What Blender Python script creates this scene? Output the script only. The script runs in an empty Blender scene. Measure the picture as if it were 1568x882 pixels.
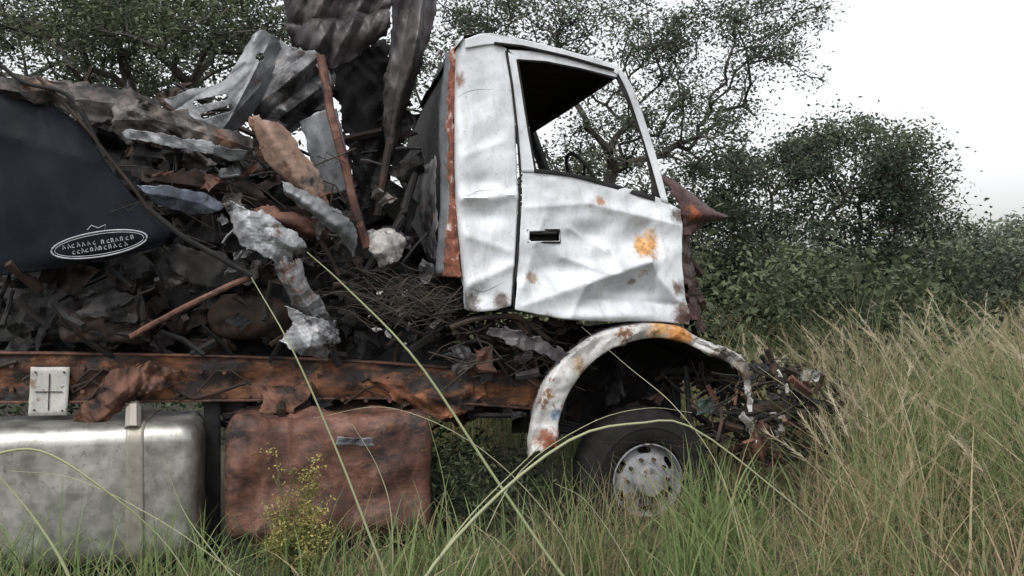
import bpy, math, random
import numpy as np
from mathutils import Vector, noise
random.seed(7); rng=np.random.default_rng(7)
sc=bpy.context.scene
TH=math.radians(14); CT,ST,TT=math.cos(TH),math.sin(TH),math.tan(TH)
F=1320.0; D0=5.5; CZ=1.65
U=Vector((CT,ST,0)); N=Vector((-ST,CT,0)); Zv=Vector((0,0,1))
# survey helpers: positions measured on the truck's side plane (w = metres inboard of it)
def T(px,py,w=0.0):
    dx=(px-784)/F; dz=(441-py)/F
    t=(D0+w/CT)/(1-TT*dx)
    return Vector((t*dx,-D0+t,CZ+t*dz))
def Bk(px,py,d): return Vector(((px-784)/F*d,-D0+d,CZ+(441-py)/F*d))
def uof(px,w): return (T(px,441,w).x+w*ST)/CT
def L(u,w,z): return U*u+N*w+Zv*z

# ---------------------------------------------------------------- materials
def M(name,cols,scale=3,rough=(.5,.8),metal=0,bump=.25,bscale=30,rust=None,soot=None,patches=(),stretch=(1,1,1),spec=.4,bd=.006,grime=None):
    m=bpy.data.materials.new(name); m.use_nodes=True
    nt=m.node_tree; nd=nt.nodes; lk=nt.links
    b=nd['Principled BSDF']; b.inputs['Metallic'].default_value=metal
    b.inputs['Specular IOR Level'].default_value=spec
    tc=nd.new('ShaderNodeTexCoord'); mp=nd.new('ShaderNodeMapping'); mp.inputs['Scale'].default_value=stretch
    lk.new(tc.outputs['Object'],mp.inputs[0])
    def nz(s,d=5,r=.6,vec=mp.outputs[0],dist=0):
        n=nd.new('ShaderNodeTexNoise'); n.inputs['Scale'].default_value=s; n.inputs['Detail'].default_value=d
        n.inputs['Roughness'].default_value=r; n.inputs['Distortion'].default_value=dist; lk.new(vec,n.inputs['Vector']); return n.outputs['Fac']
    def ramp(fac,stops):
        r=nd.new('ShaderNodeValToRGB'); e=r.color_ramp.elements
        while len(e)<len(stops): e.new(.5)
        for i,(p,c) in enumerate(stops):
            e[i].position=p; e[i].color=(*c,1)
        lk.new(fac,r.inputs[0]); return r.outputs[0]
    def rng_(fac,a,b_,lo=0,hi=1):
        r=nd.new('ShaderNodeMapRange'); r.inputs[1].default_value=a; r.inputs[2].default_value=b_
        r.inputs[3].default_value=lo; r.inputs[4].default_value=hi; lk.new(fac,r.inputs[0]); return r.outputs[0]
    def mix(f,a,c):
        x=nd.new('ShaderNodeMix'); x.data_type='RGBA'; lk.new(f,x.inputs[0]); lk.new(a,x.inputs[6])
        if isinstance(c,tuple): x.inputs[7].default_value=(*c,1)
        else: lk.new(c,x.inputs[7])
        return x.outputs[2]
    def math_(op,a,b_):
        x=nd.new('ShaderNodeMath'); x.operation=op
        for i,v in enumerate((a,b_)):
            if isinstance(v,(int,float)): x.inputs[i].default_value=v
            else: lk.new(v,x.inputs[i])
        return x.outputs[0]
    k=len(cols); st=[(.32+.36*i/max(1,k-1),c) for i,c in enumerate(cols)]
    col=ramp(nz(scale,6,.68),st)
    if grime:
        mg=nd.new('ShaderNodeMapping'); mg.inputs['Scale'].default_value=(6,6,1.6); lk.new(tc.outputs['Object'],mg.inputs[0])
        f=rng_(nz(1.0,7,.72,mg.outputs[0],.4),.50,.74,0,grime[0]); col=mix(f,col,grime[1])
        f=rng_(nz(45,3,.6),.60,.75,0,grime[0]*1.1); col=mix(f,col,grime[1])
    if rust:
        thr,rs,rc=rust
        rcol=ramp(nz(rs*5,3),[(.35,tuple(x*.45 for x in rc)),(.65,rc)])
        f=rng_(nz(rs,7,.7),thr,thr+.06)
        col=mix(f,col,rcol)
    if patches:
        wob=nz(14,6,.75,tc.outputs['Object']); wob2=math_('MULTIPLY',math_('SUBTRACT',wob,.5),2.6)
        rn=nz(40,3)
        for (p,r,c) in patches:
            vs=nd.new('ShaderNodeVectorMath'); vs.operation='DISTANCE'; lk.new(tc.outputs['Object'],vs.inputs[0]); vs.inputs[1].default_value=p
            dd=math_('ADD',math_('DIVIDE',vs.outputs['Value'],r),wob2)
            f=rng_(dd,1.2,.6,0,.95)
            rc=ramp(rn,[(.35,tuple(x*.45 for x in c)),(.6,c)])
            col=mix(f,col,rc)
    if soot:
        thr,ss=soot
        f=rng_(nz(ss,7,.7),thr,thr+.12,0,.95)
        col=mix(f,col,(.008,.0075,.0075))
    lk.new(col,b.inputs['Base Color'])
    lk.new(rng_(nz(scale*4,3),.3,.7,rough[0],rough[1]),b.inputs['Roughness'])
    bp=nd.new('ShaderNodeBump'); bp.inputs['Strength'].default_value=bump; bp.inputs['Distance'].default_value=bd
    lk.new(nz(bscale,5,.7),bp.inputs['Height']); lk.new(bp.outputs[0],b.inputs['Normal'])
    return m
def leafmat(name,cols,trans=.3,rough=.6):
    m=bpy.data.materials.new(name); m.use_nodes=True
    nt=m.node_tree; nd=nt.nodes; lk=nt.links; b=nd['Principled BSDF']
    a=nd.new('ShaderNodeAttribute'); a.attribute_name='tint'
    r=nd.new('ShaderNodeValToRGB'); e=r.color_ramp.elements
    while len(e)<len(cols): e.new(.5)
    for i,c in enumerate(cols): e[i].position=i/(len(cols)-1); e[i].color=(*c,1)
    lk.new(a.outputs['Fac'],r.inputs[0]); lk.new(r.outputs[0],b.inputs['Base Color'])
    b.inputs['Roughness'].default_value=rough; b.inputs['Specular IOR Level'].default_value=.2
    t=nd.new('ShaderNodeBsdfTranslucent'); lk.new(r.outputs[0],t.inputs[0])
    mx=nd.new('ShaderNodeMixShader'); mx.inputs[0].default_value=trans
    lk.new(b.outputs[0],mx.inputs[1]); lk.new(t.outputs[0],mx.inputs[2]); lk.new(mx.outputs[0],nd['Material Output'].inputs[0])
    return m
def tp(px,py,w=0): return tuple(T(px,py,w))
white=M('white_paint',[(.36,.38,.405),(.51,.535,.565),(.61,.63,.655)],scale=2.2,rough=(.28,.5),bump=.15,bscale=18,rust=(.70,3.0,(.28,.18,.12)),grime=(.55,(.22,.205,.185)),
   patches=[(tp(990,376),.095,(.48,.25,.07)),(tp(984,398),.085,(.42,.20,.05)),(tp(918,311),.036,(.36,.18,.10)),(tp(904,313),.030,(.36,.18,.10)),(tp(812,425),.040,(.26,.20,.14)),
            (tp(1048,480),.09,(.10,.055,.04)),(tp(1034,440),.06,(.13,.08,.06)),(tp(700,120),.05,(.2,.09,.06)),(tp(835,492),.05,(.14,.09,.06)),(tp(720,465),.08,(.09,.075,.065)),(tp(770,460),.06,(.14,.11,.09)),(tp(1037,332),.06,(.10,.08,.07)),(tp(965,430),.03,(.25,.22,.19))])
fenderm=M('fender_paint',[(.22,.215,.21),(.42,.42,.415),(.54,.545,.54)],scale=5,rough=(.4,.7),bump=.3,rust=(.53,6,(.20,.10,.055)),soot=(.61,7),grime=(.6,(.17,.14,.11)),
   patches=[(tp(1035,512),.11,(.52,.22,.05)),(tp(1005,505),.07,(.48,.27,.1)),(tp(842,680),.10,(.24,.07,.03)),(tp(885,560),.06,(.38,.28,.18)),(tp(850,635),.04,(.25,.33,.46)),(tp(1140,570),.09,(.09,.07,.055)),(tp(1100,545),.08,(.09,.07,.055))])
ruststrip=M('rust_strip',[(.035,.015,.011),(.11,.035,.021),(.17,.058,.033),(.42,.39,.37)],scale=13,rough=(.7,.9),bump=.4,soot=(.62,9))
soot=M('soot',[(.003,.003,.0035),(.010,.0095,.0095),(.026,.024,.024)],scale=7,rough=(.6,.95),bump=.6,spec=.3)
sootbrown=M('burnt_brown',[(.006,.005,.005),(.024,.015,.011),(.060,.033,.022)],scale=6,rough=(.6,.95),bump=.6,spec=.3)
railm=M('rail_rust',[(.025,.012,.009),(.12,.047,.021),(.25,.10,.045)],scale=6,rough=(.6,.9),bump=.7,soot=(.44,3.6),stretch=(1,1,1.8),grime=(.6,(.03,.017,.013)))
rustm=M('rust',[(.03,.015,.011),(.085,.038,.025),(.165,.078,.050)],scale=7,rough=(.65,.95),bump=.6,soot=(.50,5))
tankrust=M('tank_rust',[(.035,.017,.013),(.095,.042,.030),(.20,.105,.078)],scale=5,rough=(.5,.85),bump=.7,bscale=40,soot=(.52,2.6),stretch=(1,1,1.6),rust=(.56,9,(.15,.065,.036)),grime=(.65,(.03,.018,.015)))
alu=M('tank_aluminium',[(.22,.22,.20),(.34,.34,.315),(.45,.45,.42)],scale=3,rough=(.30,.50),metal=.8,bump=.15,bscale=15,rust=(.66,4,(.2,.17,.12)),grime=(.6,(.10,.09,.075)))
band=M('tank_strap',[(.20,.18,.15),(.29,.27,.24)],scale=6,rough=(.4,.6),metal=.5,bump=.1,grime=(.6,(.10,.08,.065)))
grey=M('grey_sheet',[(.045,.045,.048),(.11,.112,.118),(.185,.185,.193)],scale=4,rough=(.38,.7),metal=.3,bump=.35,rust=(.58,4,(.13,.07,.05)),soot=(.50,3))
slate=M('slate_sheet',[(.07,.074,.080),(.145,.15,.162),(.215,.22,.23)],scale=3,rough=(.38,.62),metal=.3,bump=.35,rust=(.63,4,(.13,.07,.05)),soot=(.58,3),grime=(.6,(.04,.037,.036)))
greylight=M('light_sheet',[(.11,.115,.125),(.24,.245,.26),(.37,.375,.39)],scale=6,rough=(.35,.6),metal=.3,bump=.35,rust=(.59,6,(.15,.08,.055)),soot=(.51,5),grime=(.6,(.05,.045,.043)))
taupe=M('scorched_sheet',[(.028,.025,.024),(.085,.074,.068),(.18,.16,.15)],scale=4,rough=(.45,.8),metal=.2,bump=.45,rust=(.56,3,(.16,.085,.055)),soot=(.47,3.5))
pink=M('scorched_pink',[(.10,.06,.045),(.24,.155,.12),(.28,.225,.20)],scale=4,rough=(.6,.85),bump=.4,rust=(.55,5,(.17,.075,.04)),soot=(.52,4),grime=(.6,(.05,.035,.03)))
drape=M('draped_sheet',[(.018,.016,.018),(.048,.041,.045),(.105,.088,.085)],scale=3,rough=(.38,.7),metal=.3,bump=.35,rust=(.62,3,(.22,.14,.11)),soot=(.54,3))
navy=M('navy_panel',[(.0035,.005,.008),(.006,.008,.013),(.010,.0125,.019)],scale=2,rough=(.6,.8),bump=.2,bscale=12,spec=.12,grime=(.35,(.02,.02,.021)))
glossy=M('blue_trim',[(.010,.012,.016),(.04,.048,.065),(.13,.15,.19)],scale=8,rough=(.12,.3),metal=.5,bump=.15,soot=(.55,8))
rubber=M('tyre_rubber',[(.006,.006,.006),(.015,.0145,.014)],scale=10,rough=(.8,.95),bump=.4,spec=.2)
rimm=M('rim_paint',[(.08,.08,.08),(.17,.175,.19),(.26,.265,.28)],scale=9,rough=(.5,.8),bump=.3,rust=(.58,9,(.10,.065,.045)),soot=(.55,8))
emb=M('emblem_paint',[(.20,.215,.24),(.35,.37,.40)],scale=20,rough=(.5,.7))
plate=M('plate',[(.28,.28,.26),(.42,.42,.40)],scale=8,rough=(.4,.7),bump=.1,rust=(.58,14,(.22,.15,.11)),grime=(.7,(.13,.11,.09)))
palem=M('pale_ash',[(.10,.095,.09),(.25,.24,.23),(.42,.41,.395)],scale=14,rough=(.8,.95),bump=.6,soot=(.51,10))
redm=M('red_plastic',[(.012,.008,.007),(.055,.020,.016),(.011,.009,.009)],scale=7,rough=(.35,.75),bump=.4,patches=[(tp(1072,322),.08,(.36,.095,.03))])
barkm=M('bark',[(.022,.019,.017),(.05,.044,.038),(.085,.076,.067)],scale=8,rough=(.85,1),bump=.6,stretch=(1,1,.3))

# ---------------------------------------------------------------- builders
def empty(name):
    o=bpy.data.objects.new(name,None); sc.collection.objects.link(o); return o
truck=empty('wrecked_truck'); scrap=empty('crumpled_metal_wreckage')
def np_mesh(name,V,Fc,mat,tint=None,parent=None,smooth=False,sharp=None):
    V=np.asarray(V,dtype=np.float32).reshape(-1,3); Fc=np.asarray(Fc,dtype=np.int32)
    k=Fc.shape[1]; me=bpy.data.meshes.new(name)
    me.vertices.add(len(V)); me.vertices.foreach_set('co',V.ravel())
    me.loops.add(Fc.size); me.loops.foreach_set('vertex_index',Fc.ravel())
    me.polygons.add(len(Fc)); me.polygons.foreach_set('loop_start',np.arange(len(Fc),dtype=np.int32)*k)
    me.polygons.foreach_set('use_smooth',np.full(len(Fc),smooth))
    me.update(calc_edges=True); me.validate()
    if smooth and sharp: me.set_sharp_from_angle(angle=math.radians(sharp))
    if tint is not None:
        a=me.attributes.new('tint','FLOAT','POINT'); a.data.foreach_set('value',np.asarray(tint,dtype=np.float32))
    me.materials.append(mat); o=bpy.data.objects.new(name,me); sc.collection.objects.link(o)
    if parent: o.parent=parent
    return o
class Bd:
    def __init__(s): s.v=[]; s.f=[]
    def grid(s,g,closed=False,keep=None):
        r=len(g); c=len(g[0]); o=len(s.v)
        for row in g: s.v.extend([tuple(p) for p in row])
        for i in range(r-1):
            for j in range(c if closed else c-1):
                j2=(j+1)%c
                if keep and not keep(i,j): continue
                s.f.append((o+i*c+j,o+i*c+j2,o+(i+1)*c+j2,o+(i+1)*c+j))
    def tube(s,pts,r,sides=7,cap=True):
        pts=[Vector(p) for p in pts]; g=[]
        for i,p in enumerate(pts):
            d=(pts[min(i+1,len(pts)-1)]-pts[max(i-1,0)]).normalized()
            a=d.cross(Vector((.3,.1,1) if abs(d.z)<.9 else (1,.2,0))).normalized(); b=d.cross(a)
            rr=(r[i] if isinstance(r,(list,tuple)) else r)
            g.append([p+(a*math.cos(q)+b*math.sin(q))*rr for q in [2*math.pi*k/sides for k in range(sides)]])
        if cap: g=[[pts[0]]*sides]+g+[[pts[-1]]*sides]
        s.grid(g,closed=True)
    def out(s,name,mat,parent=None,smooth=True,sharp=40):
        return np_mesh(name,s.v,s.f,mat,parent=parent,smooth=smooth,sharp=sharp)
def cat(P,t):
    n=len(P)-1
    if n<1: return np.array(P[0],float)
    x=min(max(t*n,0),n-1e-6); i=int(x); f=x-i
    p1=np.array(P[i],float); p2=np.array(P[i+1],float)
    p0=np.array(P[i-1],float) if i>0 else 2*p1-p2
    p3=np.array(P[i+2],float) if i+2<=n else 2*p2-p1
    return .5*((2*p1)+(p2-p0)*f+(2*p0-5*p1+4*p2-p3)*f*f+(3*p1-p0-3*p2+p3)*f**3)
def lin(P,t):
    n=len(P)-1; x=min(max(t*n,0),n-1e-6); i=int(x); f=x-i
    return np.array(P[i],float)*(1-f)+np.array(P[i+1],float)*f
DIRS={}
def crum(p,f,seed):
    # sharp plane-fold crumpling
    if seed not in DIRS:
        r=random.Random(seed); DIRS[seed]=[(Vector((r.uniform(-1,1),r.uniform(-.3,.3),r.uniform(-1,1))).normalized(),r.random()) for _ in range(5)]
    s=0; A=0
    q=p*f
    q=q+noise.noise_vector(q*.35+Vector((seed*3.1,1,2)))*.8
    for k in range(5):
        fr=(1,1.6,2.3,3.7,5.9)[k]; d,ph=DIRS[seed][k]; x=q.dot(d)*fr*.8+ph
        c=math.floor(x); tr=abs(2*(x-c)-1)*2-1
        a=1/fr; s+=tr*a; A+=a
    return s/A
def patch(name,rows,mat,w=0.0,nu=40,nv=30,cr=.015,cf=3,jag=0.0,hole=None,disp=None,thick=.003,smooth=True,seed=1,parent=truck,sharp=16,tear=0,fn=None,fine=0.0):
    f=fn or (cat if smooth else lin)
    R=[[tuple(c) if len(c)==3 else (c[0],c[1],w) for c in row] for row in rows]
    g=[];pp=[]
    for i in range(nv+1):
        v=i/nv; row=[];pr=[]
        for j in range(nu+1):
            u=j/nu
            c=[f(r,u) for r in R]; q=f(c,v)
            p=T(q[0],q[1],q[2])
            d=cr*crum(p,cf,seed) if cr else 0
            if fine: d+=fine*crum(p,cf*3.4,seed+500)
            if disp: d+=disp(q[0],q[1])
            if jag:
                e=min(i,j,nv-i,nu-j)
                if e<=3:
                    ww=(1,.8,.5,.25)[e]
                    nn=noise.noise_vector(p*7+Vector((seed,0,0)))*1.3+noise.noise_vector(p*18+Vector((seed,5,0)))+(noise.noise_vector(p*45)*.6 if e==0 else Vector((0,0,0)))
                    p=p+(U*nn.x+Zv*nn.z)*jag*ww
            row.append(p-N*d); pr.append((q[0],q[1],i,j))
        g.append(row);pp.append(pr)
    def keep(i,j):
        a=pp[i][j];b=pp[i+1][j+1]; x=(a[0]+b[0])/2; y=(a[1]+b[1])/2
        if hole and hole(x,y): return False
        if tear:
            e=min(i,j,nv-1-i,nu-1-j)
            if e<5 and noise.noise(g[i][j]*11+Vector((seed*7,0,0)))*1.5>.12+e*.2/tear: return False
        return True
    B=Bd(); B.grid(g,keep=keep)
    o=B.out(name,mat,parent,True,sharp)
    if thick:
        m=o.modifiers.new('s','SOLIDIFY'); m.thickness=thick; m.offset=0
    return o
def loft(name,u0,u1,w0,w1,z0,z1,r,mat,parent=truck,nr=60,k=10,dent=.0,df=3,tilt=0,seed=3,endr=None,ribs=(),dfun=None):
    er=endr or r; g=[]; zc=(z0+z1)/2; wc=(w0+w1)/2; hw=(w1-w0)/2; hz=(z1-z0)/2
    us=[]; Lr=u1-u0
    for i in range(nr+1):
        s=(1-math.cos(math.pi*i/nr))/2; us.append(u0+Lr*(.5*s+.5*i/nr))
    NS=14
    for u in us:
        e=min(u-u0,u1-u); ins=0
        if e<er: ins=er-math.sqrt(max(0,er*er-(er-e)**2))
        for (ru,rw,ra) in ribs:
            ins-=ra*math.exp(-((u-ru)/rw)**4)
        a=hw-ins; b=hz-ins; rr=min(r,a*.98,b*.98); ring=[]
        cs=((1,1,0),(-1,1,90),(-1,-1,180),(1,-1,270))
        for ci,(sx,sz,q0) in enumerate(cs):
            for m in range(k+1):
                q=math.radians(q0+90*m/k)
                ring.append((sx*(a-rr)+rr*math.cos(q), sz*(b-rr)+rr*math.sin(q)))
            nx=cs[(ci+1)%4]; q=math.radians(nx[2]); e2=(nx[0]*(a-rr)+rr*math.cos(q), nx[1]*(b-rr)+rr*math.sin(q)); l0=ring[-1]
            for m in range(1,NS): ring.append((l0[0]+(e2[0]-l0[0])*m/NS,l0[1]+(e2[1]-l0[1])*m/NS))
        row=[]
        for (x,z) in ring:
            p=L(u,wc+x,zc+z+tilt*(u-u0))
            if dent:
                c=(N*x+Zv*z).normalized()
                p=p+c*dent*(crum(p,df,seed)*.5+noise.noise(p*df*1.3)-.2)
            if dfun and x<0: p=p+N*dfun(u,z)
            row.append(p)
        g.append(row)
    def cen(r_):
        c=Vector((0,0,0))
        for p in r_: c+=p
        return c/len(r_)
    g=[[cen(g[0])]*len(g[0])]+g+[[cen(g[-1])]*len(g[0])]
    B=Bd(); B.grid(g,closed=True); return B.out(name,mat,parent,True,45)
def seg(px,py,a,b):
    ax,ay=a;bx,by=b; dx=bx-ax;dy=by-ay; t=max(0,min(1,((px-ax)*dx+(py-ay)*dy)/(dx*dx+dy*dy)))
    return math.hypot(px-ax-t*dx,py-ay-t*dy)
def G(px,py,cx,cy,rx,ry): return math.exp(-((px-cx)/rx)**2-((py-cy)/ry)**2)
def tri(x): return abs(2*(x-math.floor(x))-1)

# ---------------------------------------------------------------- cab
def door_d(x,y):
    d=.012*math.sin(min(1,max(0,(y-262)/215))*math.pi)
    for a,b,w_,am in (((800,468),(895,434),18,.045),((895,434),(985,402),16,.065),((985,402),(1048,478),13,.060),((806,318),(900,312),8,.018),((900,312),(1035,345),9,.028),
                     ((860,395),(935,420),9,.036),((830,335),(800,440),8,.020),((1005,330),(1015,395),7,.026),((900,458),(1040,466),8,-.032),((935,330),(950,380),6,-.026),
                     ((870,350),(925,385),6,.024),((940,405),(965,470),7,.028),((820,380),(850,440),6,-.020),((895,434),(870,488),7,.022),((985,402),(1000,345),6,.020),((1000,420),(1005,480),6,-.02)):
        d+=am*math.exp(-math.hypot(seg(x,y,a,b),2)/w_)
    d-=.055*G(x,y,855,412,42,26)+.045*G(x,y,985,362,34,26)+.034*G(x,y,905,360,26,18)+.055*G(x,y,965,445,42,16)-.04*G(x,y,930,484,90,10)
    d+=.012*noise.noise(Vector((x*.03,y*.04,0)))
    return d*min(1,(y-255)/30+.15) if y<285 else d
patch('door_skin',[[(800,262),(870,266),(940,284),(1006,303),(1041,322)],[(797,330),(870,330),(940,335),(1006,345),(1043,360)],[(793,400),(870,400),(940,405),(1006,410),(1044,415)],[(787,474),(860,488),(930,492),(1000,492),(1054,497)]],
   white,nu=130,nv=110,cr=.008,cf=3,disp=door_d,jag=.002,sharp=60,hole=lambda x,y:809<x<855 and 354<y<369)
patch('door_inner',[[(806,268),(1035,325)],[(800,460),(1045,480)]],soot,w=.12,nu=8,nv=8,thick=.01)
B=Bd()
B.tube([T(x,y,-.014) for x,y in [(807,352),(857,352),(858,371),(808,371),(807,352)]],.007,6)
B.tube([T(812,357,-.012),T(852,357,-.012)],.011,8); B.out('door_handle',soot,truck)
patch('handle_recess',[[(804,348),(860,348)],[(804,374),(860,374)]],soot,w=.045,nu=4,nv=4,cr=0)
patch('door_frame_rear',[[(778,80),(793,88)],[(788,170),(806,180)],[(797,264),(822,264)]],white,nu=6,nv=40,cr=.003,w=-.005,sharp=50)
patch('door_frame_top',[[(778,76),(830,80),(890,93),(948,111)],[(792,93),(835,96),(890,107),(942,121)]],white,nu=40,nv=6,cr=.003,w=-.005,sharp=50)
patch('door_frame_front',[[(938,110),(950,113)],[(957,150),(967,148)],[(985,225),(995,222)],[(1001,303),(1014,306)]],soot,nu=5,nv=40,cr=.003,w=.0)
patch('a_pillar',[[(940,100),(956,112)],[(962,145),(972,142)],[(988,222),(999,220)],[(1013,308),(1024,312)]],white,nu=6,nv=40,cr=.004,w=-.01,sharp=50)
patch('window_seal',[[(818,258),(880,266),(940,282),(1003,301)],[(818,264),(880,272),(940,289),(1003,308)]],soot,nu=30,nv=3,cr=.002,w=-.012)
patch('roof_side',[[(712,60),(745,51),(800,60),(870,78),(936,97),(950,108)],[(712,74),(757,68),(800,73),(870,89),(930,106),(944,114)]],white,nu=60,nv=8,cr=.004,w=-.01,sharp=50)
B=Bd(); B.tube([T(x,y,-.02) for x,y in ((757,66),(800,71),(870,87),(940,107))],.009,6)
B.tube([T(x,y,-.012) for x,y in ((775,78),(784,130),(792,200),(797,270),(794,340),(792,400),(786,440),(787,472),(820,482))],.008,6)
B.tube([T(x,y,-.004) for x,y in ((792,92),(806,180),(820,262))],.008,6)
B.tube([T(x,y,-.004) for x,y in ((792,92),(835,95),(890,106),(945,120))],.008,6); B.out('door_seals',soot,truck)
B=Bd()
for pp in ([(700,150),(715,141),(735,137),(757,137)],[(708,296),(730,303),(760,303),(787,296)],[(722,440),(740,447),(775,430)],[(716,300),(735,292),(760,292)]):
    n_=14; B.tube([T(*(cat(pp,i/n_)),-.016) for i in range(n_+1)],[.0003+.0013*math.sin(math.pi*i/n_) for i in range(n_+1)],4)
B.out('panel_crease_lines',soot,truck)  # thin dark lines laid along the panel's creases
def q_d(x,y): return .034*math.exp(-seg(x,y,(705,305),(785,300))/7)-.04*G(x,y,745,330,30,18)-.028*G(x,y,740,280,30,14)+.026*math.exp(-seg(x,y,(712,440),(785,405))/7)-.034*G(x,y,735,452,22,14)-.02*G(x,y,730,150,22,40)+.018*math.exp(-seg(x,y,(712,360),(780,385))/6)-.018*G(x,y,745,215,25,25)+.012*math.exp(-seg(x,y,(708,240),(775,215))/6)
patch('quarter_panel',[[(697,62,.14),(706,60,.02),(745,60,0),(776,74,0)],[(694,180,.14),(703,180,.02),(745,180,0),(788,180,0)],[(696,320,.14),(706,320,.02),(745,320,0),(792,320,0)],[(712,474,.10),(720,476,.02),(750,476,0),(783,468,0)]],
   white,nu=50,nv=100,cr=.008,cf=3,disp=q_d,jag=.003,sharp=60)
patch('rear_edge_strip',[[(689,78,.12),(700,66,.10)],[(685,180,.12),(696,180,.08)],[(687,300,.12),(698,300,.08)],[(677,425,.12),(708,425,.06)]],ruststrip,nu=8,nv=90,cr=.016,cf=9,jag=.012)
patch('rear_white_edge',[[(683,82,.2),(691,78,.13)],[(672,180,.2),(687,180,.13)],[(674,300,.2),(689,300,.13)],[(666,420,.2),(680,420,.13)]],slate,nu=4,nv=40,cr=.005,jag=.004)
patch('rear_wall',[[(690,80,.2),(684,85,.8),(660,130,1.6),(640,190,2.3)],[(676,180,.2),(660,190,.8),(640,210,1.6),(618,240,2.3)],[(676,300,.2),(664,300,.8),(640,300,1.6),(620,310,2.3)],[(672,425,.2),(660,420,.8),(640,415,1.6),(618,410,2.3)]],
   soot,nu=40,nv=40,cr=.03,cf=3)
patch('rear_wall_sheet',[[(668,240,.25),(640,262,.7)],[(668,330,.25),(644,330,.7)],[(668,400,.25),(655,390,.7)]],grey,nu=16,nv=24,cr=.02,cf=5,jag=.02)
prof=[(700,70),(712,56),(745,51),(800,60),(870,78),(936,97),(950,108)]
def Lp(px,py,w): return T(px,py,0)+N*w
def raw(name,pts_rows,mat,cr=.01,cf=3,nu=30,nv=20,seed=2,keep=None):
    g=[]
    for i in range(nv+1):
        row=[]
        for j in range(nu+1):
            c=[Vector(lin([tuple(q) for q in r],j/nu)) for r in pts_rows]; p=Vector(lin([tuple(q) for q in c],i/nv))
            row.append(p+Vector((noise.noise(p*cf+Vector((seed,0,0))),noise.noise(p*cf+Vector((0,seed,0))),crum(p,cf,seed)))*cr)
        g.append(row)
    B=Bd(); B.grid(g,keep=keep); return B.out(name,mat,truck,True,40)
raw('roof_panel',[[Lp(x,y,w) for x,y in prof] for w in (-.01,.6,1.3,2.2)],sootbrown,cr=.02)
raw('far_side_rear',[[Lp(700,70,2.2),Lp(810,62,2.2)],[Lp(700,480,2.2),Lp(820,480,2.2)]],soot)
raw('far_side_low',[[Lp(800,265,2.2),Lp(1010,305,2.2)],[Lp(800,490,2.2),Lp(1045,495,2.2)]],soot)
raw('far_side_top',[[Lp(790,60,2.2),Lp(945,105,2.2)],[Lp(790,120,2.2),Lp(950,140,2.2)]],soot)
B=Bd(); B.tube([Lp(945,105,2.2),Lp(975,190,2.2),Lp(1010,305,2.2)],.05,6); B.tube([Lp(944,112,0.03),Lp(946,112,1.1),Lp(944,112,2.2)],.03,6); B.out('far_pillar',soot,truck)
raw('cab_floor',[[Lp(700,474,.1),Lp(1045,490,.1)],[Lp(700,474,2.2),Lp(1045,490,2.2)]],soot)
raw('front_panel',[[Lp(1015,318,.05),Lp(1015,312,2.2)],[Lp(1046,492,.05),Lp(1046,492,2.2)]],soot,cr=.05)
raw('dashboard',[[Lp(960,320,.1),Lp(960,320,2.1)],[Lp(965,296,.1),Lp(965,300,2.1)],[Lp(1012,305,.1),Lp(1012,310,2.1)]],soot,cr=.05,cf=5)
raw('seat_back',[[Lp(735,200,1.3),Lp(745,200,1.9)],[Lp(760,420,1.3),Lp(765,420,1.9)]],sootbrown,cr=.04)
B=Bd(); c=Lp(935,262,.55)
a1=N; a2=(U*(-.5)+Zv*.86).normalized()
B.tube([c+(a1*math.cos(q)+a2*math.sin(q))*.22 for q in [2*math.pi*k/28 for k in range(29)]],.013,6)
for q in (.5,2.6,4.7): B.tube([c,c+(a1*math.cos(q)+a2*math.sin(q))*.21],.010,5)
B.tube([c,c+U*.25-Zv*.35],.025,6); B.out('steering_wheel',soot,truck)
patch('front_corner',[[(1040,325,0),(1050,335,.15),(1056,350,.4)],[(1044,400,0),(1054,400,.15),(1060,410,.4)],[(1052,492,0),(1070,500,.15),(1080,520,.4)]],redm,nu=16,nv=40,cr=.04,cf=7,jag=.03,tear=.6)
patch('broken_visor',[[(1010,262,.0),(1022,270,.15),(1036,280,.4)],[(1030,300,.0),(1066,308,.15),(1084,315,.4)],[(1042,322,.0),(1094,330,.15),(1112,333,.4)],[(1046,338,.0),(1072,345,.15),(1084,342,.4)],[(1046,360,.0),(1056,362,.15),(1062,358,.4)]],redm,nu=24,nv=40,cr=.035,cf=5,jag=.015,tear=.6)

# ---------------------------------------------------------------- fender and wheel
outer=[(810,700),(812,660),(822,615),(842,572),(880,533),(925,507),(980,494),(1030,497),(1062,514),(1098,532),(1132,545),(1146,570),(1150,605)]
inner=[(852,690),(853,655),(863,618),(880,585),(905,555),(938,532),(980,519),(1015,517),(1048,524),(1090,544),(1120,557),(1136,578),(1141,604)]
patch('fender',[[(x-2,y-3,.35) for x,y in outer],[(x,y,.02) for x,y in outer],[((a[0]+b[0])/2,(a[1]+b[1])/2,-.02) for a,b in zip(outer,inner)],[(x,y,-.01) for x,y in inner],[(x,y,.03) for x,y in inner]],
   fenderm,nu=130,nv=22,cr=.032,cf=5,jag=.014,sharp=30,tear=.5)
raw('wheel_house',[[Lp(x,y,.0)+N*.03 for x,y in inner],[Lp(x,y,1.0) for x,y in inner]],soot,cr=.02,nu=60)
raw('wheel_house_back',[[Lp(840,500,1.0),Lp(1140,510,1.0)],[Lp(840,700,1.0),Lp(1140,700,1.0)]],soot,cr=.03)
WC=T(994,737,.14)
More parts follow.
